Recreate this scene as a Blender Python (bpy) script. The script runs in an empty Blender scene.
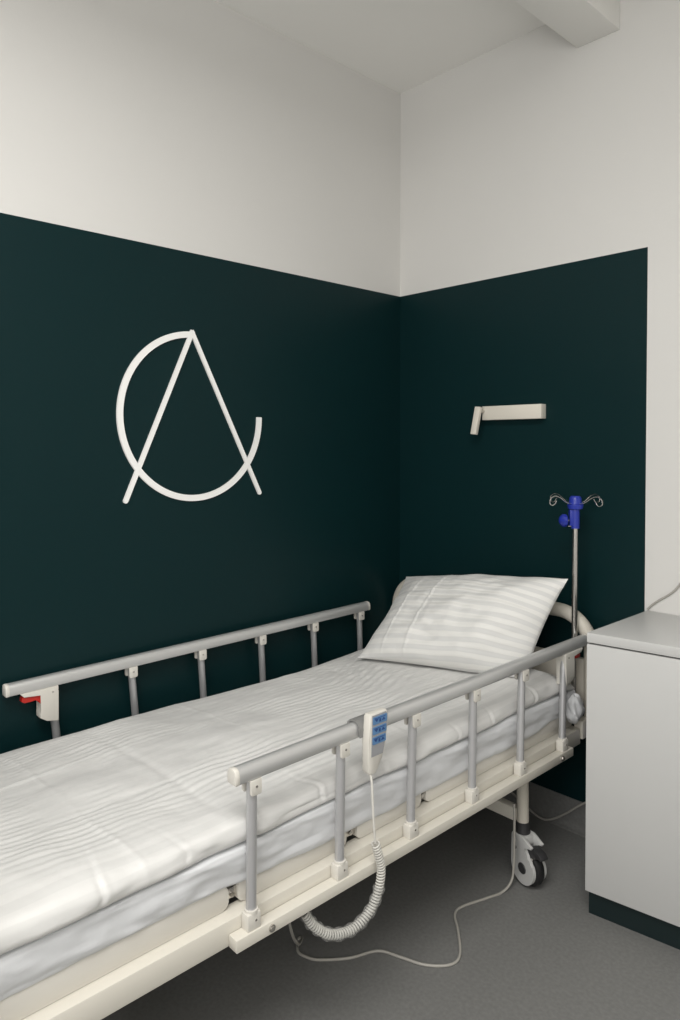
import bpy, bmesh, math, random
import numpy as np
from mathutils import Vector, Matrix

S = bpy.context.scene
COL = S.collection
PI = math.pi

# ---------------------------------------------------------------- camera
F_PX, PITCH = 715.0, math.radians(1.2)
YAW = math.atan2(760, 715)
PPY = 444 + F_PX * math.tan(PITCH)
cam = bpy.data.cameras.new('camera')
camo = bpy.data.objects.new('camera', cam)
COL.objects.link(camo)
cam.sensor_fit = 'VERTICAL'
cam.sensor_height = 36.0
cam.lens = 36.0 * F_PX / 1020.0
cam.shift_x = 0.0
cam.shift_y = (PPY - 510.0) / 1020.0
cam.clip_start = 0.05
camo.location = (2.297, -2.555, 1.5)
camo.rotation_euler = (PI / 2 - PITCH, 0, YAW)
S.camera = camo

# ---------------------------------------------------------------- light and exposure
S.view_settings.view_transform = 'Standard'
S.view_settings.look = 'None'
S.view_settings.gamma = 1.0
S.view_settings.use_curve_mapping = False
S.view_settings.exposure = 0.0

world = bpy.data.worlds.new('world')
S.world = world
world.use_nodes = True
world.node_tree.nodes['Background'].inputs[0].default_value = (0.75, 0.82, 0.9, 1)
world.node_tree.nodes['Background'].inputs[1].default_value = 0.15


def area_light(name, loc, target, sx, sy, watts, colour):
    l = bpy.data.lights.new(name, 'AREA')
    l.shape = 'RECTANGLE'
    l.size, l.size_y = sx, sy
    l.energy = watts
    l.color = colour
    o = bpy.data.objects.new(name, l)
    COL.objects.link(o)
    o.location = loc
    o.rotation_euler = (Vector(target) - Vector(loc)).to_track_quat('-Z', 'Y').to_euler()
    return o


# daylight through the window in the wall behind the camera, and the ceiling lamp
area_light('window_daylight', (2.3, -4.12, 1.95), (1.9, 0, 1.8), 2.2, 1.3, 47, (1.0, 0.99, 0.975))
area_light('ceiling_lamp_light', (2.0, -2.4, 3.1), (2.0, -2.4, 0), 1.6, 0.8, 55, (1.0, 0.98, 0.945))


# ---------------------------------------------------------------- materials
def lin(c):
    return tuple((v / 255 / 12.92) if v / 255 <= 0.04045 else ((v / 255 + 0.055) / 1.055) ** 2.4 for v in c)


def mat(name, col, rough=0.5, metal=0.0, spec=0.5, bump=None, vary=None, coat=0.0, alpha=1.0, sheen=0.0):
    m = bpy.data.materials.new(name)
    m.use_nodes = True
    nt = m.node_tree
    b = nt.nodes['Principled BSDF']
    b.inputs['Base Color'].default_value = (*col, 1)
    b.inputs['Roughness'].default_value = rough
    b.inputs['Metallic'].default_value = metal
    b.inputs['Specular IOR Level'].default_value = spec
    b.inputs['Coat Weight'].default_value = coat
    b.inputs['Alpha'].default_value = alpha
    b.inputs['Sheen Weight'].default_value = sheen
    tc = nt.nodes.new('ShaderNodeTexCoord')
    if vary:
        sc, amt = vary
        n = nt.nodes.new('ShaderNodeTexNoise')
        n.inputs['Scale'].default_value = sc
        n.inputs['Detail'].default_value = 4
        nt.links.new(tc.outputs['Object'], n.inputs['Vector'])
        r = nt.nodes.new('ShaderNodeMapRange')
        r.inputs['From Min'].default_value = 0.3
        r.inputs['From Max'].default_value = 0.7
        r.inputs['To Min'].default_value = 1 - amt
        r.inputs['To Max'].default_value = 1 + amt
        nt.links.new(n.outputs['Fac'], r.inputs['Value'])
        mx = nt.nodes.new('ShaderNodeVectorMath')
        mx.operation = 'SCALE'
        mx.inputs[0].default_value = col
        nt.links.new(r.outputs[0], mx.inputs['Scale'])
        nt.links.new(mx.outputs[0], b.inputs['Base Color'])
    if bump:
        sc, st, dist = bump
        n = nt.nodes.new('ShaderNodeTexNoise')
        n.inputs['Scale'].default_value = sc
        n.inputs['Detail'].default_value = 3
        nt.links.new(tc.outputs['Object'], n.inputs['Vector'])
        bp = nt.nodes.new('ShaderNodeBump')
        bp.inputs['Strength'].default_value = st
        bp.inputs['Distance'].default_value = dist
        nt.links.new(n.outputs['Fac'], bp.inputs['Height'])
        nt.links.new(bp.outputs[0], b.inputs['Normal'])
    return m


def stripe_fabric(name, ca, cb, axis, period, phase=0.0):
    """satin stripe cotton: two weaves side by side, stripes across the UV axis"""
    m = mat(name, ca, 0.62, spec=0.3, sheen=0.15)
    nt = m.node_tree
    b = nt.nodes['Principled BSDF']
    uv = nt.nodes.new('ShaderNodeUVMap')
    sp = nt.nodes.new('ShaderNodeSeparateXYZ')
    nt.links.new(uv.outputs[0], sp.inputs[0])
    mul = nt.nodes.new('ShaderNodeMath')
    mul.operation = 'MULTIPLY_ADD'
    mul.inputs[1].default_value = 2 * PI / period
    mul.inputs[2].default_value = phase
    nt.links.new(sp.outputs[axis], mul.inputs[0])
    sn = nt.nodes.new('ShaderNodeMath')
    sn.operation = 'SINE'
    nt.links.new(mul.outputs[0], sn.inputs[0])
    mr = nt.nodes.new('ShaderNodeMapRange')
    mr.interpolation_type = 'SMOOTHSTEP'
    mr.inputs['From Min'].default_value = -0.25
    mr.inputs['From Max'].default_value = 0.25
    nt.links.new(sn.outputs[0], mr.inputs['Value'])
    mx = nt.nodes.new('ShaderNodeMix')
    mx.data_type = 'RGBA'
    mx.inputs['A'].default_value = (*ca, 1)
    mx.inputs['B'].default_value = (*cb, 1)
    nt.links.new(mr.outputs[0], mx.inputs['Factor'])
    nt.links.new(mx.outputs['Result'], b.inputs['Base Color'])
    rr = nt.nodes.new('ShaderNodeMapRange')
    rr.inputs['To Min'].default_value = 0.7
    rr.inputs['To Max'].default_value = 0.5
    nt.links.new(mr.outputs[0], rr.inputs['Value'])
    nt.links.new(rr.outputs[0], b.inputs['Roughness'])
    tc = nt.nodes.new('ShaderNodeTexCoord')
    n = nt.nodes.new('ShaderNodeTexNoise')
    n.inputs['Scale'].default_value = 14
    n.inputs['Detail'].default_value = 3
    nt.links.new(tc.outputs['Object'], n.inputs['Vector'])
    bp = nt.nodes.new('ShaderNodeBump')
    bp.inputs['Strength'].default_value = 0.2
    bp.inputs['Distance'].default_value = 0.01
    nt.links.new(n.outputs['Fac'], bp.inputs['Height'])
    nt.links.new(bp.outputs[0], b.inputs['Normal'])
    return m


M = {}
M['white_wall'] = mat('white_wall_paint', (0.70, 0.69, 0.667), 0.75, spec=0.25, bump=(60, 0.08, 0.004), vary=(1.3, 0.012))
M['ceiling'] = mat('ceiling_paint', (0.89, 0.88, 0.85), 0.85, spec=0.2, bump=(50, 0.06, 0.004))
M['green'] = mat('dark_green_paint', (0.0032, 0.0200, 0.0220), 0.40, spec=0.16, bump=(55, 0.10, 0.004))
M['floor'] = mat('grey_vinyl', (0.185, 0.185, 0.179), 0.55, spec=0.3, vary=(90, 0.10), bump=(180, 0.05, 0.002))
M['cream'] = mat('cream_powder_coat', (0.66, 0.63, 0.56), 0.42, spec=0.45, vary=(3, 0.015))
M['beige'] = mat('beige_plastic', (0.60, 0.565, 0.495), 0.45, spec=0.4, vary=(3, 0.02))
M['cream_pl'] = mat('cream_plastic', (0.68, 0.655, 0.60), 0.4, spec=0.45, vary=(4, 0.015))
M['alu'] = mat('anodised_aluminium', (0.62, 0.62, 0.615), 0.38, metal=0.55, vary=(2, 0.02))
M['post'] = mat('satin_grey_tube', (0.52, 0.52, 0.53), 0.36, metal=0.55, vary=(2, 0.02))
M['chrome'] = mat('steel', (0.62, 0.60, 0.57), 0.25, metal=1.0, vary=(6, 0.03))
M['rubber'] = mat('black_rubber', (0.012, 0.012, 0.013), 0.6, vary=(10, 0.1))
M['dark_pl'] = mat('charcoal_plastic', (0.03, 0.03, 0.032), 0.5, vary=(10, 0.1))
M['grey_pl'] = mat('light_grey_plastic', (0.56, 0.56, 0.55), 0.42, vary=(5, 0.03))
M['red'] = mat('red_plastic', (0.50, 0.02, 0.012), 0.4, vary=(6, 0.05))
M['blue'] = mat('blue_plastic', (0.018, 0.035, 0.33), 0.35, vary=(6, 0.05))
M['sheet'] = mat('white_sheet', (0.66, 0.67, 0.685), 0.75, spec=0.2, sheen=0.1, bump=(12, 0.25, 0.01))
M['duvet'] = stripe_fabric('striped_satin_duvet', (0.665, 0.662, 0.648), (0.71, 0.705, 0.69), 0, 0.050)
M['pillow'] = stripe_fabric('striped_satin_pillowcase', (0.665, 0.665, 0.653), (0.76, 0.755, 0.73), 1, 0.033)
M['cab'] = mat('white_laminate', (0.57, 0.57, 0.56), 0.38, spec=0.45, vary=(2, 0.01))
M['gap'] = mat('shadow_gap_strip', (0.02, 0.02, 0.02), 0.7, vary=(5, 0.05))
M['plinth'] = mat('dark_green_plinth', (0.008, 0.018, 0.019), 0.4, spec=0.4, vary=(3, 0.05))
M['logo'] = mat('white_acrylic', (0.93, 0.925, 0.905), 0.5, vary=(5, 0.01))
M['cord'] = mat('grey_cable_sheath', (0.40, 0.385, 0.35), 0.5, vary=(8, 0.04))
M['coil'] = mat('white_cable_sheath', (0.66, 0.645, 0.60), 0.45, vary=(8, 0.03))
M['sleeve'] = mat('clear_film_sleeve', (0.55, 0.55, 0.53), 0.35, alpha=0.25, vary=(8, 0.05))
M['keyblue'] = mat('blue_key', (0.11, 0.24, 0.45), 0.5, vary=(30, 0.1))
M['keydark'] = mat('dark_blue_symbol', (0.02, 0.07, 0.24), 0.5, vary=(30, 0.1))
M['keygrey'] = mat('grey_key_label', (0.33, 0.335, 0.35), 0.5, vary=(8, 0.03))
M['hookgrey'] = mat('grey_hook_plastic', (0.22, 0.22, 0.215), 0.45, vary=(8, 0.03))
M['lamp'] = mat('cream_lamp_enamel', (0.72, 0.68, 0.60), 0.5, vary=(5, 0.02))


# ---------------------------------------------------------------- mesh helpers
def obj(name, bm, m, parent=None, sharp=35, smooth=True, mats=None):
    bmesh.ops.recalc_face_normals(bm, faces=bm.faces[:])
    me = bpy.data.meshes.new(name)
    bm.to_mesh(me)
    bm.free()
    for mm in (mats or [m]):
        me.materials.append(mm)
    if smooth:
        for p in me.polygons:
            p.use_smooth = True
        me.set_sharp_from_angle(angle=math.radians(sharp))
    o = bpy.data.objects.new(name, me)
    COL.objects.link(o)
    if parent:
        o.parent = parent
    return o


def tag(o, label=None, cat=None, group=None, kind=None):
    if label:
        o['label'] = label
    if cat:
        o['category'] = cat
    if group:
        o['group'] = group
    if kind:
        o['kind'] = kind
    return o


def empty(name, loc=(0, 0, 0), rot=(0, 0, 0)):
    o = bpy.data.objects.new(name, None)
    o.empty_display_size = 0.05
    COL.objects.link(o)
    o.location = loc
    o.rotation_euler = rot
    return o


def new():
    return bmesh.new()


def box(bm, lo, hi, bev=0.0, seg=2, M4=None):
    vs = [bm.verts.new((x, y, z)) for x in (lo[0], hi[0]) for y in (lo[1], hi[1]) for z in (lo[2], hi[2])]
    idx = [(0, 1, 3, 2), (4, 6, 7, 5), (0, 4, 5, 1), (2, 3, 7, 6), (0, 2, 6, 4), (1, 5, 7, 3)]
    fs = [bm.faces.new([vs[i] for i in f]) for f in idx]
    geom = vs
    if bev > 0:
        es = list({e for f in fs for e in f.edges})
        r = bmesh.ops.bevel(bm, geom=es, offset=bev, segments=seg, affect='EDGES', profile=0.5)
        geom = list({v for f in r['faces'] for v in f.verts} | {v for v in vs if v.is_valid})
    if M4 is not None:
        bmesh.ops.transform(bm, matrix=M4, verts=[v for v in geom if v.is_valid])
    return bm


def frame_for(d):
    d = d.normalized()
    a = Vector((0, 0, 1)) if abs(d.z) < 0.9 else Vector((1, 0, 0))
    u = d.cross(a).normalized()
    return u, d.cross(u).normalized()


def tube(bm, pts, r, seg=10, closed=False, cap=True):
    pts = [Vector(p) for p in pts]
    n = len(pts)
    rr = r if hasattr(r, '__len__') else [r] * n
    rings = []
    u = None
    for i, p in enumerate(pts):
        if closed:
            d = pts[(i + 1) % n] - pts[i - 1]
        else:
            d = pts[min(i + 1, n - 1)] - pts[max(i - 1, 0)]
        d.normalize()
        if u is None:
            u, v = frame_for(d)
        else:
            u = (u - d * u.dot(d)).normalized()
            v = d.cross(u)
        rings.append([bm.verts.new(p + (u * math.cos(2 * PI * k / seg) + v * math.sin(2 * PI * k / seg)) * rr[i])
                      for k in range(seg)])
    m = n if closed else n - 1
    for i in range(m):
        a, b = rings[i], rings[(i + 1) % n]
        for k in range(seg):
            bm.faces.new((a[k], a[(k + 1) % seg], b[(k + 1) % seg], b[k]))
    if not closed and cap:
        bm.faces.new(rings[0][::-1])
        bm.faces.new(rings[-1])
    return bm


def cyl(bm, p0, p1, r, seg=20):
    return tube(bm, [p0, p1], r, seg)


def lathe(bm, prof, origin, axis, seg=28):
    """prof: list of (distance along axis, radius)"""
    o, d = Vector(origin), Vector(axis).normalized()
    return tube(bm, [o + d * (t + 1e-6 * i) for i, (t, r) in enumerate(prof)], [max(r, 1e-4) for t, r in prof], seg)


def smooth_path(pts, n=8):
    pts = [Vector(p) for p in pts]
    P = [pts[0] * 2 - pts[1]] + pts + [pts[-1] * 2 - pts[-2]]
    out = []
    for i in range(1, len(P) - 2):
        p0, p1, p2, p3 = P[i - 1:i + 3]
        for k in range(n):
            t = k / n
            out.append(0.5 * ((2 * p1) + (p2 - p0) * t + (2 * p0 - 5 * p1 + 4 * p2 - p3) * t * t
                              + (3 * p1 - p0 - 3 * p2 + p3) * t ** 3))
    out.append(pts[-1])
    return out


def prism(bm, poly, axis, a, b, bev=0.0):
    """extrude a polygon given in the two other axes along axis from a to b"""
    def P(q, t):
        v = [0, 0, 0]
        o = [i for i in range(3) if i != axis]
        v[o[0]], v[o[1]], v[axis] = q[0], q[1], t
        return v
    A = [bm.verts.new(P(q, a)) for q in poly]
    B = [bm.verts.new(P(q, b)) for q in poly]
    n = len(poly)
    fs = [bm.faces.new(A[::-1]), bm.faces.new(B)]
    for i in range(n):
        fs.append(bm.faces.new((A[i], A[(i + 1) % n], B[(i + 1) % n], B[i])))
    if bev > 0:
        es = list({e for f in fs[:2] for e in f.edges})
        bmesh.ops.bevel(bm, geom=es, offset=bev, segments=2, affect='EDGES', profile=0.5)
    return bm


def rpoly(lo, hi, r, seg=5, corners=(1, 1, 1, 1)):
    """rounded rectangle, corners: lo-lo, hi-lo, hi-hi, lo-hi"""
    out = []
    C = [(lo[0], lo[1], PI), (hi[0], lo[1], 1.5 * PI), (hi[0], hi[1], 0), (lo[0], hi[1], 0.5 * PI)]
    sg = [(1, 1), (-1, 1), (-1, -1), (1, -1)]
    for (x, y, a0), (sx, sy), on in zip(C, sg, corners):
        if not on:
            out.append((x, y))
            continue
        for k in range(seg + 1):
            a = a0 + 0.5 * PI * k / seg
            out.append((x + sx * r + r * math.cos(a), y + sy * r + r * math.sin(a)))
    return out


# numpy value noise for cloth
_rs = np.random.RandomState(7)
_tab = _rs.rand(256, 256)


def vnoise(x, y):
    xi, yi = np.floor(x).astype(int), np.floor(y).astype(int)
    fx, fy = x - xi, y - yi
    fx, fy = fx * fx * (3 - 2 * fx), fy * fy * (3 - 2 * fy)
    t = lambda a, b: _tab[a % 256, b % 256]
    return ((t(xi, yi) * (1 - fx) + t(xi + 1, yi) * fx) * (1 - fy)
            + (t(xi, yi + 1) * (1 - fx) + t(xi + 1, yi + 1) * fx) * fy) * 2 - 1


def fbm(x, y, o=3):
    s, a = 0, 1.0
    for k in range(o):
        s = s + a * vnoise(x * 2 ** k + 13.7 * k, y * 2 ** k + 5.1 * k)
        a *= 0.5
    return s


def grid_mesh(bm, P, UV=None, wrap_v=False):
    """P: array (nu, nv, 3)"""
    nu, nv = P.shape[:2]
    V = [[bm.verts.new(P[i, j]) for j in range(nv)] for i in range(nu)]
    lay = bm.loops.layers.uv.new('UVMap') if UV is not None else None
    for i in range(nu - 1):
        for j in range(nv if wrap_v else nv - 1):
            j2 = (j + 1) % nv
            f = bm.faces.new((V[i][j], V[i][j2], V[i + 1][j2], V[i + 1][j]))
            if lay:
                for l, (a, b) in zip(f.loops, ((i, j), (i, j2), (i + 1, j2), (i + 1, j))):
                    l[lay].uv = UV[a, b]
    return V


# ================================================================ the room
XR, YF, ZC = 3.7, -4.25, 3.16
PAINT_Z, PAINT_X = 2.202, 1.182


def quads(name, polys, mats, kind='structure'):
    bm = new()
    for poly, mi in polys:
        f = bm.faces.new([bm.verts.new(p) for p in poly])
        f.material_index = mi
    bmesh.ops.remove_doubles(bm, verts=bm.verts[:], dist=1e-5)
    me = bpy.data.meshes.new(name)
    bm.to_mesh(me)
    bm.free()
    for m in mats:
        me.materials.append(m)
    o = bpy.data.objects.new(name, me)
    COL.objects.link(o)
    o['kind'] = kind
    return o


W = 0.12


def slab(name, lo, hi, m):
    o = obj(name, box(new(), lo, hi), m, smooth=False)
    o['kind'] = 'structure'
    return o


slab('floor', (-W, YF - W, -0.1), (XR + W, W, 0), M['floor'])
slab('ceiling', (-W, YF - W, ZC), (XR + W, W, ZC + 0.1), M['ceiling'])

# walls with depth; the painted field is the wall's own paint, so it is a material slot on the wall's face


def wall_left():
    p = []
    y0, y1 = YF, 0
    p.append(([(0, y0, 0), (0, y1, 0), (0, y1, PAINT_Z), (0, y0, PAINT_Z)], 1))
    p.append(([(0, y0, PAINT_Z), (0, y1, PAINT_Z), (0, y1, ZC), (0, y0, ZC)], 0))
    p.append(([(-W, y0, 0), (-W, y1, 0), (-W, y1, ZC), (-W, y0, ZC)], 0))
    return quads('wall_left', p, [M['white_wall'], M['green']])


def wall_back():
    p = []
    p.append(([(0, 0, 0), (PAINT_X, 0, 0), (PAINT_X, 0, PAINT_Z), (0, 0, PAINT_Z)], 1))
    p.append(([(PAINT_X, 0, 0), (XR, 0, 0), (XR, 0, PAINT_Z), (PAINT_X, 0, PAINT_Z)], 0))
    p.append(([(0, 0, PAINT_Z), (PAINT_X, 0, PAINT_Z), (PAINT_X, 0, ZC), (0, 0, ZC)], 0))
    p.append(([(PAINT_X, 0, PAINT_Z), (XR, 0, PAINT_Z), (XR, 0, ZC), (PAINT_X, 0, ZC)], 0))
    p.append(([(0, W, 0), (XR, W, 0), (XR, W, ZC), (0, W, ZC)], 0))
    return quads('wall_back', p, [M['white_wall'], M['green']])


wall_left()
wall_back()


def cove(name, p0, p1, inward):
    """sheet floor turned up the wall with a cove"""
    prof = [(0.0, 0.0), (0.0, 0.117), (0.004, 0.117), (0.004, 0.024)]
    prof += [(0.024 - 0.020 * math.cos(a), 0.024 - 0.020 * math.sin(a)) for a in np.linspace(0.2, PI / 2, 6)]
    prof += [(0.030, 0.0)]
    bm = new()
    rows = []
    for p in (p0, p1):
        rows.append([bm.verts.new((p[0] + inward[0] * a, p[1] + inward[1] * a, z)) for a, z in prof])
    n = len(prof)
    for k in range(n):
        bm.faces.new((rows[0][k], rows[0][(k + 1) % n], rows[1][(k + 1) % n], rows[1][k]))
    bm.faces.new(rows[0][::-1])
    bm.faces.new(rows[1])
    return tag(obj(name, bm, M['floor']), kind='structure')


cove('baseboard_back', (0.0, 0.0), (1.185, 0.0), (0, -1))
cove('baseboard_left', (0.0, YF), (0.0, -0.004), (1, 0))
slab('wall_right', (XR, YF, 0), (XR + W, 0, ZC), M['white_wall'])
slab('wall_front', (0, YF - W, 0), (XR, YF, ZC), M['white_wall'])
tag(obj('ceiling_beam', box(new(), (0.903, -2.4, 3.012), (1.073, 0.0, ZC), 0.003), M['ceiling']), kind='structure')


# ================================================================ wall logo
def stroke(bm, pts, w, x0, x1):
    """flat ribbon with thickness on the left wall; pts in (y, z)"""
    n = len(pts)
    L, R = [], []
    for i, p in enumerate(pts):
        a, b = Vector(pts[max(i - 1, 0)]), Vector(pts[min(i + 1, n - 1)])
        d = (b - a).normalized()
        nn = Vector((-d.y, d.x)) * w / 2
        L.append(Vector(p) + nn)
        R.append(Vector(p) - nn)
    rows = [[bm.verts.new((x0, q[0].x, q[0].y)), bm.verts.new((x1, q[0].x, q[0].y)),
             bm.verts.new((x1, q[1].x, q[1].y)), bm.verts.new((x0, q[1].x, q[1].y))] for q in zip(L, R)]
    for a, b in zip(rows, rows[1:]):
        for k in range(4):
            bm.faces.new((a[k], a[(k + 1) % 4], b[(k + 1) % 4], b[k]))
    bm.faces.new(rows[0][::-1])
    bm.faces.new(rows[-1])


lg = empty('wall_logo', (0, -1.138, 1.604))
cy, cz, R = 0.003, -0.003, 0.2945
bm = new()
stroke(bm, [(cy + R * math.cos(a), cz + 1.02 * R * math.sin(a)) for a in np.linspace(math.radians(91.5), math.radians(361), 110)],
       0.0225, 0.0, 0.008)
obj('circle_stroke', bm, M['logo'], lg)
bm = new()
ap = (-0.004, 0.312)
stroke(bm, [ap, (-0.272, -0.30)], 0.0175, 0.0, 0.0078)
stroke(bm, [(-0.009, 0.312), (0.299, -0.297)], 0.0165, 0.0, 0.0076)
for q in ((-0.272, -0.30), (0.299, -0.297)):
    lathe(bm, [(0, 0.0085), (0.0076, 0.0085)], (0, q[0], q[1]), (1, 0, 0), 16)
obj('letter_strokes', bm, M['logo'], lg)
tag(lg, 'large white emblem of an open circle crossed by a letter A on green wall', 'wall emblem')

# ================================================================ wall lamp
wl = empty('wall_lamp', (0.635, 0, 1.63))
obj('lamp_body', box(new(), (-0.135, -0.038, -0.029), (0.146, 0, 0.029), 0.002), M['lamp'], wl)
bm = new()
Mx = Matrix.Translation((-0.135, -0.062, 0.026)) @ Matrix.Rotation(math.radians(5), 4, 'Y') @ Matrix.Rotation(math.radians(-9), 4, 'X')
box(bm, (-0.0135, -0.009, -0.118), (0.0135, 0.009, 0.0), 0.002, M4=Mx)
arm = obj('lamp_arm', bm, M['lamp'], wl)
obj('pivot', cyl(new(), (-0.128, -0.036, 0.008), (-0.128, -0.058, 0.008), 0.007), M['chrome'], wl)
tag(wl, 'cream box-shaped wall lamp with a short arm hanging at its left end', 'wall lamp')

# ================================================================ cabinet
cb = empty('cabinet', (1.194, -0.428, 0))
fx, fy = 0.99, 0.1405      # direction of the front face


def cab_poly(inset_f, inset_l, x1=1.25, back=0.425):
    k = fy / fx
    return [(inset_l, inset_f + k * inset_l), (x1, inset_f + k * x1), (x1, back), (inset_l, back)]


bm = new()
prism(bm, cab_poly(0.004, 0.004), 2, 0.08, 0.866)
carc = obj('carcass', bm, M['cab'], cb)
bm = new()
prism(bm, [(0, 0), (1.25, 1.25 * fy / fx), (1.25, 0.02 + 1.25 * fy / fx), (0, 0.02)], 2, 0.078, 0.868, 0.0012)
bmesh.ops.translate(bm, vec=(0, -0.0165, 0), verts=bm.verts[:])
obj('front_panel', bm, M['cab'], cb)
bm = new()
prism(bm, cab_poly(-0.004, 0.004), 2, 0.8655, 0.8745)
obj('shadow_gap', bm, M['gap'], cb)
bm = new()
prism(bm, cab_poly(-0.0165, 0.0), 2, 0.873, 0.904, 0.0012)
obj('countertop', bm, M['cab'], cb)
bm = new()
prism(bm, cab_poly(0.0, 0.004), 2, 0.0, 0.0795)
obj('plinth', bm, M['plinth'], cb)
tag(cb, 'white laminate cabinet with dark green plinth standing at the right against the wall', 'cabinet')

# ================================================================ the bed
BED_O = Vector((0.52, -0.9905, 0.0))
TILT = 0.017
bed = empty('hospital_bed', BED_O, (TILT, 0, -0.02))
tag(bed, 'adjustable cream hospital bed with aluminium folding side rails in the corner', 'bed')
RB = bed.matrix_basis


def b2w(p):
    return RB @ Vector(p)


HB_Y, FB_Y = 0.937, -1.215

# frame: two long beams, end tubes (one welded frame)
bm = new()
for s in (-1, 1):
    x0, x1 = sorted((s * 0.43, s * 0.48))
    box(bm, (x0, FB_Y + 0.05, 0.393), (x1, 0.86, 0.452), 0.004)
box(bm, (-0.43, 0.80, 0.395), (0.43, 0.845, 0.45), 0.003)
box(bm, (-0.43, FB_Y + 0.06, 0.395), (0.43, FB_Y + 0.105, 0.45), 0.003)
obj('bed_frame', bm, M['cream'], bed)

# head corner bracket seen behind the last rail post
for s in (-1, 1):
    bm = new()
    x0, x1 = sorted((s * 0.452, s * 0.487))
    box(bm, (x0, 0.862, 0.41), (x1, 0.917, 0.475), 0.003)
    x0, x1 = sorted((s * 0.478, s * 0.487))
    box(bm, (x0, 0.905, 0.37), (x1, 0.918, 0.47), 0.002)
    obj('corner_bracket', bm, M['cream'], bed)

# platform sections with rounded lower corners
secs = [(-1.17, -0.632), (-0.605, -0.268), (-0.230, 0.026), (0.047, 0.862)]
for a, b in secs:
    bm = new()
    prism(bm, rpoly((a, 0.4535), (b, 0.508), 0.015, 5, (1, 1, 1, 1)), 0, -0.447, 0.447, 0.002)
    obj('platform_section', bm, M['cream_pl'], bed)
for (a, b), (c, d) in zip(secs, secs[1:]):
    for s in (-1, 1):
        bm = new()
        box(bm, (s * 0.435 - 0.003, b - 0.012, 0.468), (s * 0.435 + 0.003, c + 0.012, 0.492), 0.001)
        cyl(bm, (s * 0.428, (b + c) / 2, 0.478), (s * 0.444, (b + c) / 2, 0.478), 0.006, 12)
        obj('section_hinge', bm, M['chrome'], bed)


# headboard and footboard: bent tube arch with a lower board
def endboard(name, y, sgn):
    r, xo, top, cr, cx = 0.0265, 0.490, 0.85, 0.13, -0.010
    path = [(-xo, y, 0.40), (-xo, y, top - cr)]
    path += [(-xo + cr - cr * math.cos(a), y, top - cr + cr * math.sin(a)) for a in np.linspace(0, PI / 2, 12)[1:]]
    path += [(xo - cr + cr * math.sin(a), y, top - cr + cr * math.cos(a)) for a in np.linspace(0, PI / 2, 12)]
    path += [(xo, y, 0.40)]
    path = [(a + cx, b, c) for a, b, c in path]
    h = obj(name, tube(new(), path, r, 18), M['beige'], bed)
    bm = new()
    box(bm, (-xo + 0.02 + cx, y - 0.011, 0.50), (xo - 0.02 + cx, y + 0.011, 0.685), 0.006)
    obj('board_panel', bm, M['beige'], h)
    return h


endboard('headboard', HB_Y, 1)
endboard('footboard', FB_Y, -1)


# legs and casters
def build_leg(lx, ly):
    zf = -TILT * ly
    lg_ = obj('bed_leg', cyl(new(), (lx, ly, zf + 0.195), (lx, ly, 0.394), 0.0205, 24), M['beige'], bed)
    wx, wz = lx + 0.028, zf + 0.0625
    RT = Matrix.Translation((lx, ly, 0)) @ Matrix.Rotation(math.radians(-14), 4, 'Z') @ Matrix.Translation((-lx, -ly, 0))
    # fork shell
    prof = []
    for a in np.linspace(math.radians(38), math.radians(-180), 26):
        prof.append((wx + 0.0535 * math.cos(a), wz + 0.0535 * math.sin(a)))
    prof += [(lx - 0.025, wz + 0.045), (lx - 0.025, wz + 0.098), (lx - 0.019, wz + 0.106), (lx + 0.030, wz + 0.106),
             (lx + 0.072, wz + 0.088), (lx + 0.068, wz + 0.081), (lx + 0.040, wz + 0.076), (lx + 0.036, wz + 0.070),
             (lx + 0.050, wz + 0.050), (lx + 0.058, wz + 0.046), (lx + 0.060, wz + 0.040)]
    bm = new()
    prism(bm, prof[::-1], 1, ly - 0.030, ly - 0.018, 0.003)
    prism(bm, prof[::-1], 1, ly + 0.018, ly + 0.030, 0.003)
    box(bm, (lx - 0.026, ly - 0.02, wz + 0.074), (lx + 0.032, ly + 0.02, wz + 0.104), 0.003)
    c = obj('caster', bm, M['grey_pl'], bed)
    bm = new()
    lathe(bm, [(-0.017, 0.02), (-0.017, 0.052), (-0.0145, 0.060), (-0.009, 0.0625), (0.009, 0.0625),
               (0.0145, 0.060), (0.017, 0.052), (0.017, 0.02)], (wx, ly, wz), (0, 1, 0), 48)
    obj('tyre', bm, M['rubber'], c)
    bm = new()
    lathe(bm, [(-0.0335, 0.004), (-0.0335, 0.016), (-0.031, 0.0185), (0.031, 0.0185), (0.0335, 0.016), (0.0335, 0.004)],
          (wx, ly, wz), (0, 1, 0), 28)
    cyl(bm, (lx - 0.004, ly - 0.0315, wz + 0.058), (lx - 0.004, ly + 0.0315, wz + 0.058), 0.006, 16)
    obj('hub_cap', bm, M['dark_pl'], c)
    bm = new()
    lathe(bm, [(0, 0.024), (0.004, 0.026), (0.012, 0.024), (0.040, 0.0225)], (lx, ly, wz + 0.103), (0, 0, 1), 28)
    obj('stem_collar', bm, M['dark_pl'], c)
    bm = new()
    prism(bm, [(lx + 0.040, wz + 0.052), (lx + 0.042, wz + 0.072), (lx + 0.058, wz + 0.079), (lx + 0.092, wz + 0.072),
               (lx + 0.104, wz + 0.060), (lx + 0.102, wz + 0.055), (lx + 0.084, wz + 0.060), (lx + 0.076, wz + 0.048),
               (lx + 0.06, wz + 0.046)], 1, ly - 0.0165, ly + 0.0165, 0.002)
    obj('brake_pedal', bm, M['dark_pl'], c)
    bm = new()
    cyl(bm, (lx + 0.066, ly - 0.021, wz + 0.047), (lx + 0.066, ly + 0.021, wz + 0.047), 0.004, 12)
    obj('pedal_pin', bm, M['chrome'], c)
    for q in [c] + list(c.children):
        q.data.transform(RT)


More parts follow.
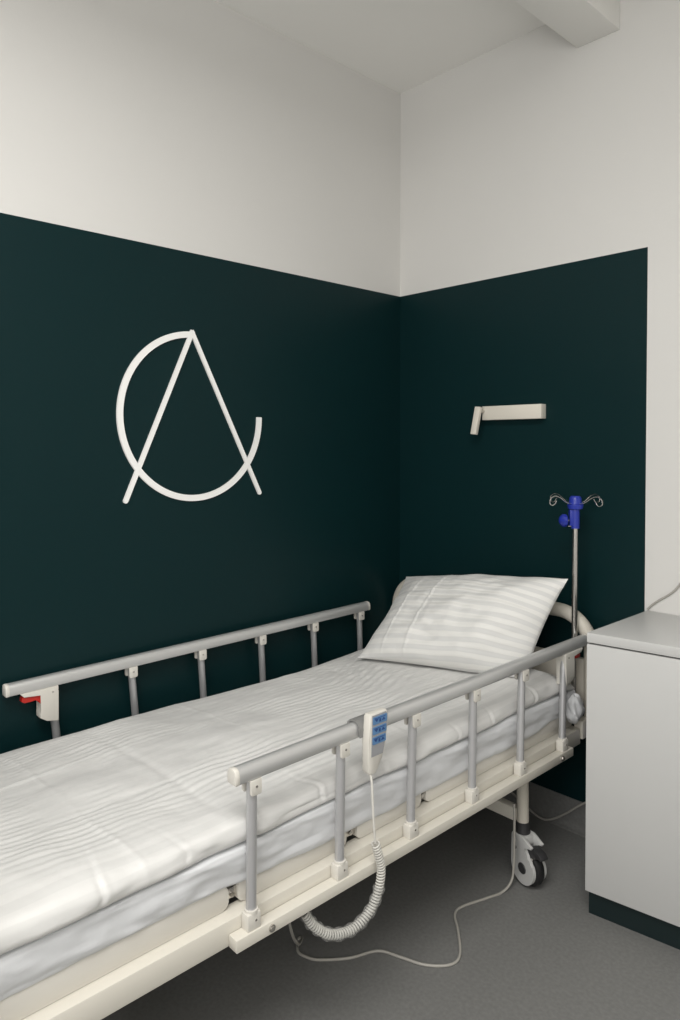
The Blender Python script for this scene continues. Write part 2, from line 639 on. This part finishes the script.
for lx in (0.425, -0.425):
    for ly in (0.572, -1.0):
        build_leg(lx, ly)
for ly in (0.572, -1.0):
    zc = 0.223 - TILT * ly
    obj('cross_bar', box(new(), (-0.408, ly - 0.016, zc - 0.023), (0.408, ly + 0.016, zc + 0.023), 0.003), M['cream'], bed)


# side rails
RAIL_PROF = [(-0.015, 0.0), (0.015, 0.0), (0.0175, 0.006), (0.0175, 0.020), (0.015, 0.029), (0.009, 0.0345), (0.0, 0.036),
             (-0.009, 0.0345), (-0.015, 0.029), (-0.0175, 0.020), (-0.0175, 0.006)]


def side_rail(sx, y0, y1, zb, posts, ztop, latch_first):
    """sx: +1 right, -1 left; y0..y1 extent; posts: list of (y at socket, y at rail); latch at posts[0] or posts[-1]"""
    xr = sx * 0.4755
    prof = [(xr + a, zb + b) for a, b in RAIL_PROF]
    bm = new()
    prism(bm, [(p[0], p[1]) for p in prof], 1, y0 + 0.012, y1 - 0.012)
    rail = obj('side_rail', bm, M['alu'], bed, sharp=40)
    for ya, yb in ((y0, y0 + 0.013), (y1 - 0.013, y1)):
        bm = new()
        sc = 1.03
        prism(bm, [(xr + a * sc, zb + 0.018 + (b - 0.018) * sc) for a, b in RAIL_PROF], 1, ya, yb, 0.003)
        obj('end_cap', bm, M['cream_pl'], rail)
    # lower bar carrying the sockets
    xa, xb = sorted((sx * 0.4815, sx * 0.513))
    bm = new()
    lo, hi = min(p[0] for p in posts) - 0.052, max(p[0] for p in posts) + 0.045
    box(bm, (xa, lo, 0.394), (xb, hi, 0.423), 0.002)
    obj('base_bar', bm, M['cream'], rail)
    for yb in (lo + 0.095, hi - 0.075):
        bm = new()
        x0 = sx * 0.513
        cyl(bm, (x0, yb, 0.4085), (x0 + sx * 0.0035, yb, 0.4085), 0.0085, 16)
        cyl(bm, (x0, yb, 0.4085), (x0 + sx * 0.007, yb, 0.4085), 0.0055, 6)
        obj('bolt', bm, M['chrome'], rail)
    xs = sx * 0.4955
    for i, (ys, yt) in enumerate(posts):
        latch = (i == 0) if latch_first else (i == len(posts) - 1)
        # socket
        bm = new()
        xa, xb = sorted((sx * 0.4825, sx * 0.5095))
        box(bm, (xa, ys - 0.019, 0.4225), (xb, ys + 0.017, 0.461), 0.003)
        cyl(bm, (xs, ys, 0.458), (xs, ys, 0.466), 0.0155, 20)
        sk = obj('post_socket', bm, M['cream_pl'], rail)
        obj('rivet', cyl(new(), (sx * 0.509, ys + 0.003, 0.444), (sx * 0.5105, ys + 0.003, 0.444), 0.0028, 12), M['chrome'], rail)
        obj('rivet', cyl(new(), (xr + 0.0188, yt, zb - 0.016), (xr + 0.0203, yt, zb - 0.016), 0.003, 12), M['chrome'], rail)
        # post
        zt = zb - 0.004
        obj('post', cyl(new(), (xs - sx * 0.001, ys, 0.455), (xr, yt, zt), 0.0122, 20), M['post'], rail)
        # bracket: two cheeks around the post under the rail
        if not latch:
            bm = new()
            for s in (-1, 1):
                x0, x1 = sorted((xr + s * 0.0125, xr + s * 0.019))
                q = rpoly((yt - 0.015, zb - 0.036), (yt + 0.015, zb - 0.0005), 0.006, 4, (1, 1, 0, 0))
                prism(bm, q, 0, x0, x1, 0.001)
            box(bm, (xr - 0.0165, yt - 0.0145, zb - 0.0045), (xr + 0.0165, yt + 0.0145, zb - 0.0005))
            obj('post_bracket', bm, M['cream_pl'], rail)
        else:
            d = -1 if latch_first else 1     # the latch points to the rail's free end
            def Y(v):
                return yt + d * v
            poly = [(Y(0.098), zb - 0.001), (Y(-0.018), zb - 0.001), (Y(-0.018), zb - 0.012), (Y(-0.0155), zb - 0.016),
                    (Y(-0.017), zb - 0.112), (Y(0.020), zb - 0.104), (Y(0.040), zb - 0.090), (Y(0.040), zb - 0.074),
                    (Y(0.036), zb - 0.068), (Y(0.036), zb - 0.016), (Y(0.086), zb - 0.014)]
            bm = new()
            prism(bm, poly if d < 0 else poly[::-1], 0, xr - 0.0195, xr + 0.0195, 0.002)
            lt = obj('latch_housing', bm, M['cream_pl'], rail)
            poly = [(Y(0.034), zb - 0.016), (Y(0.090), zb - 0.014), (Y(0.092), zb - 0.028), (Y(0.083), zb - 0.034),
                    (Y(0.070), zb - 0.031), (Y(0.060), zb - 0.034), (Y(0.050), zb - 0.029), (Y(0.043), zb - 0.040),
                    (Y(0.035), zb - 0.048)]
            bm = new()
            prism(bm, poly if d < 0 else poly[::-1], 0, xr - 0.012, xr + 0.012, 0.002)
            obj('release_trigger', bm, M['red'], rail)
    return rail


ps = [(-0.604, -0.583), (-0.336, -0.309), (-0.072, -0.039), (0.201, 0.234), (0.453, 0.494), (0.708, 0.754)]
side_rail(1, -0.638, 0.905, 0.752, ps, 0, False)
pl = [(-0.656, -0.688), (-0.388, -0.416), (-0.118, -0.144), (0.152, 0.127), (0.421, 0.396), (0.686, 0.662)]
side_rail(-1, -0.828, 0.716, 0.748, pl, 0, True)

# blue wall bumper at the head corner
for s in (-1, 1):
    bm = new()
    lathe(bm, [(0, 0.012), (0, 0.022), (0.006, 0.026), (0.028, 0.026), (0.034, 0.022), (0.034, 0.012)],
          (s * 0.515, 0.915, 0.40), (0, 0, 1), 24)
    w = obj('bumper_roller', bm, M['blue'], bed)
    bm = new()
    x0, x1 = sorted((s * 0.485, s * 0.525))
    box(bm, (x0, 0.908, 0.392), (x1, 0.922, 0.398), 0.001)
    cyl(bm, (s * 0.515, 0.915, 0.394), (s * 0.515, 0.915, 0.446), 0.005, 12)
    obj('bumper_bracket', bm, M['chrome'], w)

# ================================================================ mattress in a white sheet
mt = empty('mattress', b2w((0, -0.12, 0.508)), (TILT, 0, -0.02))
ny = 220
ys = np.linspace(-1.175, 0.855, ny)
base = []


def loop_profile(pts, n):
    P = smooth_path([(p[0], p[1], 0) for p in pts], 6)
    return np.array([(p.x, p.y) for p in P])


zb_y = np.interp(ys, [-1.12, -0.96, -0.71, -0.36, 0.06, 0.41, 0.62, 0.74, 0.855],
                 [0.515, 0.514, 0.511, 0.492, 0.490, 0.492, 0.497, 0.520, 0.515]) + 0.004 * vnoise(ys * 9, ys * 0 + 3)
rows = []
for i, y in enumerate(ys):
    zb = zb_y[i]
    prof = [(-0.385, 0.5095), (-0.2, 0.5095), (0, 0.5095), (0.2, 0.5095), (0.40, 0.5095), (0.4485, 0.5100), (0.4487, max(min(zb, 0.5098), 0.4)),
            (0.452, zb + 0.004), (0.4545, 0.530), (0.458, 0.555), (0.4585, 0.576), (0.454, 0.588), (0.440, 0.5918), (0.40, 0.5925), (0.2, 0.5925), (0, 0.5925),
            (-0.2, 0.5925), (-0.335, 0.5925), (-0.370, 0.588), (-0.384, 0.57), (-0.388, 0.54), (-0.386, 0.515)]
    P = []
    n = len(prof)
    for k in range(n):
        p0, p1 = np.array(prof[k]), np.array(prof[(k + 1) % n])
        for t in (0, 0.25, 0.5, 0.75):
            P.append(p0 * (1 - t) + p1 * t)
    rows.append(P)
A = np.array(rows)
Yg = np.repeat(ys[:, None], A.shape[1], 1)
side = np.clip((A[:, :, 0] - 0.440) / 0.012, 0, 1)
wr = 0.0045 * fbm(Yg * 7 + A[:, :, 1] * 22, A[:, :, 1] * 18 - Yg * 2, 3) + 0.002 * fbm(Yg * 20, A[:, :, 1] * 30, 2)
wr = np.where(A[:, :, 1] < 0.520, np.abs(wr), wr)
P3 = np.stack([A[:, :, 0] + side * wr, Yg + 0.12, A[:, :, 1] - 0.508], -1)
bm = new()
V = grid_mesh(bm, P3, wrap_v=True)
bm.faces.new(V[0])
bm.faces.new(V[-1][::-1])
obj('mattress_cover', bm, M['sheet'], mt, sharp=80)
# bunched end of the sheet hanging out at the head corner
bm = new()
nu, nv = 40, 34
u = np.linspace(0, PI, nu)[:, None]
v = np.linspace(0, 2 * PI, nv, endpoint=False)[None, :]
rad = 1 + 0.16 * np.sin(5 * v + 2.5 * np.cos(u) * 2) + 0.12 * np.sin(9 * v - 3 * u) + 0.10 * np.sin(4 * u + v)
X = 0.481 + 0.024 * np.sin(u) * np.cos(v) * rad + 0 * v
Yy = 0.816 + 0.12 + 0.040 * np.sin(u) * np.sin(v) * rad
Z = 0.536 - 0.508 + 0.052 * np.cos(u) + 0.004 * np.sin(3 * v)
bmV = grid_mesh(bm, np.stack([X + 0 * Z, Yy + 0 * Z, Z + 0 * X], -1), wrap_v=True)
bmesh.ops.remove_doubles(bm, verts=bm.verts[:], dist=1e-4)
obj('bunched_sheet', bm, M['sheet'], mt, sharp=80)
tag(mt, 'thin mattress wrapped in a plain white sheet lying on the bed platform', 'mattress')

# ================================================================ duvet
dv = None
ny = 420
ys = np.linspace(-1.19, 0.845, ny)
ctrl = [(0.40, 0.5945), (0.432, 0.595), (0.452, 0.597), (0.4615, 0.608), (0.462, 0.622), (0.455, 0.636), (0.440, 0.647), (0.415, 0.653), (0.37, 0.655),
        (0.28, 0.653), (0.18, 0.650), (0.06, 0.646), (-0.06, 0.641), (-0.17, 0.635), (-0.26, 0.626), (-0.33, 0.617), (-0.38, 0.610), (-0.415, 0.603),
        (-0.434, 0.598), (-0.428, 0.5955), (-0.40, 0.5945)]
prof = np.array([(p.x, p.y) for p in smooth_path([(a, b, 0) for a, b in ctrl], 12)])
seg = np.r_[0, np.cumsum(np.hypot(*np.diff(prof, axis=0).T))]
sN = np.linspace(0, seg[-1], 330)
px = np.interp(sN, seg, prof[:, 0])
pz = np.interp(sN, seg, prof[:, 1])
X = np.repeat(px[None, :], ny, 0)
Z = np.repeat(pz[None, :], ny, 0)
Yg = np.repeat(ys[:, None], len(px), 1)
Sg = np.repeat(sN[None, :], ny, 0)
tx = np.gradient(px)
tz = np.gradient(pz)
ln = np.hypot(tx, tz)
nx, nz = (tz / ln)[None, :], (-tx / ln)[None, :]
top = np.clip((Z - 0.5965) / 0.014, 0, 1)
# soft lumps, stripe puckers and pressed folds
lump = 0.009 * fbm(X * 3.4 + 4, Yg * 2.8 + 9, 3) + 0.0022 * fbm(X * 13 + Yg * 5, Yg * 10 - X * 4, 2)
warp = fbm(X * 2.6 + 2, Yg * 2.4 + 3, 3)
amp = np.clip(0.45 + 0.9 * vnoise(X * 3.6 + 1, Yg * 3.1 + 17) + 0.5 * vnoise(X * 9, Yg * 9), 0.0, 1.4)
puck = 0.0011 * amp * np.sin(2 * PI * Sg / 0.025 + 2.4 * warp + 2.2 * vnoise(X * 7 + 3, Yg * 8 + 11))
# fine puckers running a little askew of the stripes
ask = X * 0.90 + Yg * 0.42 + 0.02 * warp
puck = puck + 0.0021 * np.clip(vnoise(X * 4 + 31, Yg * 3.3 + 2), 0, 1) * np.sin(2 * PI * ask / 0.034 + 2.0 * vnoise(X * 6, Yg * 6 + 9)) * np.clip((0.32 - X) / 0.25, 0, 1)
sideR = np.clip((X - 0.28) / 0.14, 0, 1)
wr = 0.0060 * sideR * fbm(Yg * 7 + 3, X * 5 + Z * 9, 3)
for k, y0 in enumerate((-0.93, -0.76, -0.55, -0.37, -0.12, 0.16, 0.35, 0.58)):
    ph = Yg - y0 - 0.25 * (X - 0.40) * (1 if k % 2 else -0.6) + 0.008 * vnoise(X * 18 + k, Z * 40)
    st_ = sideR * (0.45 + 0.55 * math.sin(k * 2.3 + 1) ** 2) * np.clip((0.655 - Z) / 0.03 + 0.35, 0.0, 1)
    wr = wr - 0.0038 * st_ * np.exp(-(ph / 0.006) ** 2) + 0.0026 * st_ * np.exp(-((ph - 0.012) / 0.007) ** 2)
d = lump + puck * (1 - 0.85 * sideR) + wr
for y0, slope, h, w in ((-0.86, 0.04, 0.0022, 0.007), (-0.62, 0.02, -0.003, 0.014), (-0.30, -0.03, 0.0022, 0.007),
                        (0.02, 0.02, 0.0026, 0.007), (0.30, -0.02, -0.003, 0.012), (0.47, 0.03, 0.0018, 0.006)):
    yy = y0 + slope * X + 0.014 * vnoise(X * 4 + y0 * 7, X * 0 + y0)
    d = d + h * np.exp(-((Yg - yy) / w) ** 2) * (1 - 0.5 * sideR) * np.clip(0.6 + 0.8 * vnoise(X * 3 + y0 * 5, X * 0 + 7), 0, 1)
for x0, h in ((-0.13, 0.0022), (0.17, -0.0024)):
    xx = x0 + 0.014 * vnoise(Yg * 3 + x0, Yg * 0 + 2)
    d = d + h * np.exp(-((X - xx) / 0.008) ** 2) * np.clip(0.5 + 0.8 * vnoise(Yg * 2 + x0 * 9, Yg * 0 + 4), 0, 1)
# longer rumples along the wall side
rump = 0.009 * np.clip(vnoise(Yg * 3.1 + 40 + X * 1.2, X * 2 + 8), 0, 1) * np.clip((0.15 - X) / 0.3, 0, 1)
lft = np.clip((-0.18 - X) / 0.16, 0, 1)
d = d + lft * (0.012 * np.clip(vnoise(Yg * 4.7 + 3, Yg * 0 + 6.5), 0, 1) + 0.003 * vnoise(Yg * 12 + 5, X * 6))
d = (d + rump) * top
low = 1 - np.clip((Z - 0.595) / 0.012, 0, 1)
X2 = X + nx * d
Z2 = Z + nz * d
# puffy outer lip
lip = np.clip((X - 0.43) / 0.03, 0, 1)
X2 = X2 + lip * (0.006 * vnoise(Yg * 6 + 2, Yg * 0 + 5) + 0.003 * vnoise(Yg * 19, Z * 40))
Z2 = Z2 + lip * 0.006 * vnoise(Yg * 4.3 + 21, Yg * 0 + 1) * np.clip((Z - 0.600) / 0.01, 0, 1)
Z2 = np.maximum(Z2, 0.5945)
lx_ = np.clip((-0.22 - X) / 0.20, 0, 1) ** 1.3
edge_n = vnoise(Yg * 4.1 + 9, Yg * 0 + 3.5) + 0.5 * vnoise(Yg * 10 + 2, Yg * 0 + 8.5)
X2 = X2 + lx_ * (0.012 + 0.040 * np.exp(-((Yg - 0.12) / 0.34) ** 2) - 0.013 * edge_n)
Z2 = Z2 + np.clip((-0.30 - X) / 0.10, 0, 1) * np.clip((Z - 0.5965) / 0.006, 0, 1) * 0.015 * np.clip(edge_n, 0, 1)
Z2 = np.where(Z > 0.5985, np.maximum(Z2, 0.5975), Z2)
# the head end thins out, the pillow lies on it
taper = np.clip((0.845 - Yg) / 0.10, 0, 1) ** 0.5
Z2 = 0.5945 + np.maximum(Z2 - 0.5945, 0) * (0.25 + 0.75 * taper)

def duvet_top(x, y):
    i = np.clip(np.rint((y - ys[0]) / (ys[-1] - ys[0]) * (ny - 1)).astype(int), 0, ny - 1)
    row = np.where(px >= -0.42, px, 9)
    out = np.empty_like(x)
    sel = [k for k in range(len(px)) if pz[k] > 0.603 and -0.42 < px[k] < 0.45]
    sel = sel[::-1]
    for idx in np.ndindex(x.shape):
        out[idx] = np.interp(x[idx], X2[i[idx], sel], Z2[i[idx], sel])
    return out


UV = np.stack([Sg, Yg], -1)
bm = new()
V = grid_mesh(bm, np.stack([X2, Yg, Z2], -1), UV)
# closed underside and ends
bot = [(V[i][0], V[i][-1]) for i in range(ny)]
for i in range(ny - 1):
    bm.faces.new((bot[i][1], bot[i][0], bot[i + 1][0], bot[i + 1][1]))
bm.faces.new(V[0])
bm.faces.new(V[-1][::-1])
dv = obj('duvet', bm, M['duvet'], None, sharp=85)
dv.matrix_basis = RB
tag(dv, 'white satin-striped duvet spread flat over the mattress', 'duvet')

# ================================================================ pillow
nu, nv = 150, 110
u = np.linspace(-1, 1, nu)[:, None] + np.zeros((1, nv))
v = np.linspace(-1, 1, nv)[None, :] + np.zeros((nu, 1))
BL, BR = np.array((-0.245, 0.430, 0.642)), np.array((0.385, 0.645, 0.650))
TL, TR = np.array((-0.350, 0.835, 0.895)), np.array((0.446, 0.836, 0.997))


def bil(u, v):
    a, b = (u + 1) / 2, (v + 1) / 2
    a, b = a[..., None], b[..., None]
    return BL * (1 - a) * (1 - b) + BR * a * (1 - b) + TL * (1 - a) * b + TR * a * b


# edges bow inwards between the corners
ub = np.where(u < 0, u * (1 - 0.085 * (1 - v ** 2)), u * (1 - 0.045 * (1 - v ** 2)))
vb = v * (1 - 0.02 * (1 - u ** 2) * (1 - v))
C0 = bil(ub, vb)
e1 = (BR + TR - BL - TL)
e2 = (TL + TR - BL - BR)
nrm = np.cross(e1, e2)
nrm = nrm / np.linalg.norm(nrm)
if nrm[2] < 0:
    nrm = -nrm
shape = np.clip((1 - np.abs(u) ** 2.6), 0, 1) ** 0.62 * np.clip((1 - np.abs(v) ** 2.6), 0, 1) ** 0.62
edge = np.clip(1 - np.abs(u), 0, 1) * 6
wrk = 0.018 * fbm(u * 2.0 + 7, v * 2.0 + 1, 3) + 0.0045 * np.exp(-((1 - np.abs(v)) / 0.35)) * np.sin(17 * u + 3 * vnoise(u * 3, v * 2)) \
    + 0.006 * np.exp(-((1 - np.abs(u)) / 0.28)) * np.sin(13 * v + 4 * vnoise(u * 2 + 5, v * 3))
stripes = 0.0010 * np.sin(2 * PI * (v * 0.2 + 0.02 * v * u) / 0.0165)
for x0 in (-0.62, -0.30):
    wrk = wrk + 0.0045 * np.exp(-((u - x0 - 0.05 * v) / 0.014) ** 2) * (np.abs(v) < 0.9)
front = C0 + nrm * (shape * (0.118 + wrk) + shape * stripes)[..., None]
front = front - (e2 / np.linalg.norm(e2))[None, None, :] * (0.040 * shape * np.clip(0.25 - v, 0, 1.25))[..., None]
backs = C0 - nrm * (shape * 0.045)[..., None]
for arr_ in (backs, front):
    fl_ = duvet_top(arr_[:, :, 0], arr_[:, :, 1])
    arr_[:, :, 2] = np.maximum(arr_[:, :, 2], fl_ + 0.004)
    arr_[:, :, 1] = np.minimum(arr_[:, :, 1], 0.902)
backs[:, :, 2] = np.minimum(backs[:, :, 2], np.maximum(front[:, :, 2] - 0.001, backs[:, :, 2] * 0 + 0.0)) if False else backs[:, :, 2]
UVp = np.stack([u * 0.35, v * 0.2 + 0.02 * v * u], -1)
bm = new()
Vf = grid_mesh(bm, front, UVp)
lay = bm.loops.layers.uv['UVMap']
Vb = [[None] * nv for _ in range(nu)]
for i in range(nu):
    for j in range(nv):
        Vb[i][j] = Vf[i][j] if i in (0, nu - 1) or j in (0, nv - 1) else bm.verts.new(backs[i, j])
for i in range(nu - 1):
    for j in range(nv - 1):
        f = bm.faces.new((Vb[i][j], Vb[i + 1][j], Vb[i + 1][j + 1], Vb[i][j + 1]))
        for l, (a, b) in zip(f.loops, ((i, j), (i + 1, j), (i + 1, j + 1), (i, j + 1))):
            l[lay].uv = UVp[a, b]
pw = obj('pillow', bm, M['pillow'], None, sharp=85)
pw.matrix_basis = RB
tag(pw, 'plump white striped pillow propped against the headboard', 'pillow')

# ================================================================ IV pole
px0, py0 = 0.441, 0.881
base_w = b2w((px0, py0, 0.4765))
iv = empty('iv_pole', base_w)
zt = 1.335 - base_w.z          # top of the head above the base


def H(z):
    return z - base_w.z


obj('pole', cyl(new(), (0, 0, 0), (0, 0, H(1.22)), 0.0105, 20), M['chrome'], iv)
rt = Vector((math.cos(YAW), math.sin(YAW), 0))
bm = new()
lathe(bm, [(0, 0.0125), (0.0, 0.0155), (0.07, 0.0155), (0.072, 0.012), (0.095, 0.012)], (0, 0, H(1.19)), (0, 0, 1), 24)
box(bm, (-0.012, -0.012, H(1.20)), (0.012, 0.012, H(1.26)), 0.003, M4=Matrix.Rotation(YAW, 4, 'Z') @ Matrix.Translation((-0.010, 0, 0)))
cl = obj('height_clamp', bm, M['blue'], iv)
bm = new()
cyl(bm, -rt * 0.014 + Vector((0, 0, H(1.219))), -rt * 0.034 + Vector((0, 0, H(1.219))), 0.0035, 12)
cyl(bm, -rt * 0.014 + Vector((0, 0, H(1.198))), -rt * 0.026 + Vector((0, 0, H(1.198))), 0.003, 12)
obj('clamp_screw', bm, M['chrome'], iv)
bm = new()
lathe(bm, [(0, 0.010), (0.002, 0.021), (0.006, 0.024), (0.016, 0.024), (0.022, 0.019), (0.028, 0.012), (0.030, 0.004)],
      -rt * 0.030 + Vector((0, 0, H(1.219))), -rt, 10)
obj('clamp_knob', bm, M['blue'], iv)
bm = new()
lathe(bm, [(0, 0.012), (0.0, 0.026), (0.012, 0.0285), (0.016, 0.0285), (0.018, 0.023), (0.040, 0.0215), (0.047, 0.016), (0.047, 0.004)],
      (0, 0, H(1.262)), (0, 0, 1), 28)
obj('hook_head', bm, M['blue'], iv)
for k in range(4):
    a = YAW + math.radians(28 + 90 * k)
    d = Vector((math.cos(a), math.sin(a), 0))
    zz = H(1.281)
    q = [d * 0.018 + Vector((0, 0, zz)), d * 0.045 + Vector((0, 0, zz + 0.006)), d * 0.075 + Vector((0, 0, zz + 0.024)),
         d * 0.100 + Vector((0, 0, zz + 0.031)), d * 0.121 + Vector((0, 0, zz + 0.022)), d * 0.125 + Vector((0, 0, zz + 0.006)),
         d * 0.112 + Vector((0, 0, zz - 0.002)), d * 0.100 + Vector((0, 0, zz + 0.004)), d * 0.094 + Vector((0, 0, zz + 0.014))]
    obj('hook', tube(new(), smooth_path(q, 6), 0.0021, 8), M['chrome'], iv)
tag(iv, 'chrome IV pole with blue clamp and four wire hooks rising behind the pillow', 'IV pole')

# ================================================================ hand control on the right rail
hc = empty('bed_remote', b2w((0.52, -0.235, 0.69)), (TILT, 0, -0.02))
ox, oy, oz = 0.52, -0.235, 0.69


def L(x, y, z):
    return (x - ox, y - oy, z - oz)


def hand_profile(g=0.0):
    # outline in (y, z): wide top, slanting to a narrow bottom
    return [(-0.250 + g, 0.808 - g), (-0.245 + g, 0.814 - g), (-0.189 - g, 0.814 - g), (-0.184 - g, 0.807 - g), (-0.188 - g, 0.770), (-0.196 - g, 0.727),
            (-0.207 - g, 0.694 + g), (-0.222 - g, 0.670 + g), (-0.234, 0.659 + g), (-0.252 + g, 0.661 + g), (-0.258 + g, 0.672 + g), (-0.255 + g, 0.75)]


bm = new()
prism(bm, [(p[0] - oy, p[1] - oz) for p in hand_profile()][::-1], 0, 0.498 - ox, 0.5225 - ox, 0.004)
hs = obj('housing', bm, M['cream_pl'], hc)
bm = new()
kp = [(-0.243, 0.811), (-0.193, 0.811), (-0.187, 0.804), (-0.191, 0.770), (-0.201, 0.724), (-0.207, 0.706), (-0.248, 0.706)]
prism(bm, [(p[0] - oy, p[1] - oz) for p in kp][::-1], 0, 0.5215 - ox, 0.5235 - ox)
obj('keypad', bm, M['keygrey'], hc)
for k in range(3):
    z0 = 0.787 - 0.0255 * k
    y0, y1 = -0.2415 - 0.0012 * k, -0.1905 - 0.0025 * k
    bm = new()
    prism(bm, [(a - oy, b - oz) for a, b in rpoly((y0, z0), (y1, z0 + 0.0195), 0.003, 3)], 0, 0.5228 - ox, 0.5245 - ox)
    key = obj('key', bm, M['keyblue'], hc)
    bm = new()
    ym = (y0 + y1) / 2
    for s in (-1, 1):
        c = ym + s * 0.0125
        dz = 0.004 * s
        tri = [(c - 0.007, z0 + 0.0095 - dz), (c + 0.007, z0 + 0.0095 - dz), (c, z0 + 0.0095 + dz)]
        prism(bm, [(a - oy, b - oz) for a, b in (tri if s < 0 else tri[::-1])], 0, 0.5243 - ox, 0.5250 - ox)
    box(bm, (0.5243 - ox, ym - 0.020 - oy, z0 + 0.0145 - oz), (0.5250 - ox, ym + 0.020 - oy, z0 + 0.0162 - oz))
    box(bm, (0.5243 - ox, ym - 0.003 - oy, z0 + 0.004 - oz), (0.5250 - ox, ym + 0.003 - oy, z0 + 0.0125 - oz))
    obj('key_symbol', bm, M['keydark'], key)
# strap hook over the rail
bm = new()
xr, zb = 0.4755, 0.752
outer = [(xr + a * 1.42 + (0.0005 if a > 0 else 0), zb + 0.018 + (b - 0.018) * 1.36) for a, b in RAIL_PROF[2:]]
inner = [(xr + a * 1.14, zb + 0.018 + (b - 0.018) * 1.12) for a, b in RAIL_PROF[2:]][::-1]
poly = outer + inner
prism(bm, [(a - ox, b - oz) for a, b in poly], 1, -0.266 - oy, -0.200 - oy)
obj('rail_hook', bm, M['hookgrey'], hc)
# lead: straight run, then the coil
lead = smooth_path([L(0.512, -0.245, 0.668), L(0.522, -0.247, 0.645), L(0.529, -0.250, 0.58), L(0.532, -0.249, 0.52), L(0.532, -0.246, 0.488)], 6)
obj('lead', tube(new(), lead, 0.0032, 8), M['coil'], hc)
cp = smooth_path([L(0.532, -0.246, 0.488), L(0.534, -0.236, 0.45), L(0.535, -0.229, 0.41), L(0.534, -0.240, 0.36), L(0.530, -0.268, 0.318),
                  L(0.522, -0.320, 0.294), L(0.510, -0.378, 0.302), L(0.495, -0.420, 0.335), L(0.485, -0.442, 0.372)], 14)
cl_ = [0]
for a, b in zip(cp, cp[1:]):
    cl_.append(cl_[-1] + (b - a).length)
tot = cl_[-1]
turns = int(tot / 0.0074)
npts = turns * 10
hel = []
arr = np.array([tuple(p) for p in cp])
for i in range(npts + 1):
    s = tot * i / npts
    p = Vector([np.interp(s, cl_, arr[:, k]) for k in range(3)])
    p2 = Vector([np.interp(min(s + 0.004, tot), cl_, arr[:, k]) for k in range(3)])
    p1 = Vector([np.interp(max(s - 0.004, 0), cl_, arr[:, k]) for k in range(3)])
    dd = (p2 - p1).normalized()
    uu = dd.cross(Vector((1, 0, 0.1))).normalized()
    vv = dd.cross(uu)
    a = 2 * PI * i / 10
    hel.append(p + (uu * math.cos(a) + vv * math.sin(a)) * 0.0098)
obj('coiled_lead', tube(new(), hel, 0.0024, 6), M['coil'], hc, sharp=60)
i0 = int(len(cp) * 0.34)
sl = cp[i0:]
bm = new()
tube(bm, sl, [0.0150 + 0.0016 * math.sin(k * 0.8) for k in range(len(sl))], 16, cap=False)
obj('film_sleeve', bm, M['sleeve'], hc)
tag(hc, 'white bed hand control with blue keys hooked over the right side rail', 'remote control')

# ================================================================ cords
RC = 0.0042


def cord(name, pts, label, r=RC, m='cord'):
    c0 = Vector(pts[0])
    sp = smooth_path(pts, 8)
    bm = new()
    tube(bm, [p - c0 for p in sp], r, 8)
    o = obj(name, bm, M[m], None, sharp=70)
    o.location = c0
    return tag(o, label, 'cord')


st = b2w((0.455, -0.475, 0.383))
fl = [(0.661, -1.19), (0.70, -1.222), (0.735, -1.218), (0.769, -1.198), (0.823, -1.129), (0.859, -1.049), (0.92, -1.02), (0.991, -0.991),
      (1.04, -0.939), (1.035, -0.886), (0.965, -0.803), (0.915, -0.754), (0.906, -0.706), (0.935, -0.610), (0.952, -0.545)]
pts = [tuple(st)] + [(st.x * (1 - t) + 0.655 * t, st.y * (1 - t) - 1.165 * t, st.z * (1 - t) ** 1.5 + 0.012 * t) for t in (0.35, 0.7, 0.93)]
pts += [(x, y, RC) for x, y in fl]
pts += [(0.961, -0.505, 0.030), (0.966, -0.499, 0.093), (0.967, -0.499, 0.168), (0.967, -0.499, 0.254), (0.962, -0.494, 0.288)]
cord('power_cord', pts, 'grey cord looping over the floor below the right side rail up to the bed leg')
cord('power_cord', [(0.60, -0.075, 0.10), (0.66, -0.050, 0.07), (0.727, -0.034, 0.026), (0.784, -0.034, 0.0062), (0.826, -0.032, 0.013), (0.889, -0.028, 0.058), (0.972, -0.028, 0.132),
                    (1.08, -0.026, 0.20), (1.165, -0.022, 0.235)],
     'short grey cord behind the bed caster sloping up from floor to behind the cabinet')
cord('cable', [(1.196, -0.009, 0.9085), (1.21, -0.006, 0.925), (1.236, -0.005, 0.947), (1.277, -0.005, 0.978), (1.304, -0.005, 1.010), (1.34, -0.005, 1.07),
                   (1.40, -0.005, 1.20)],
     'thin pale cord rising along the white wall above the cabinet', 0.0035)
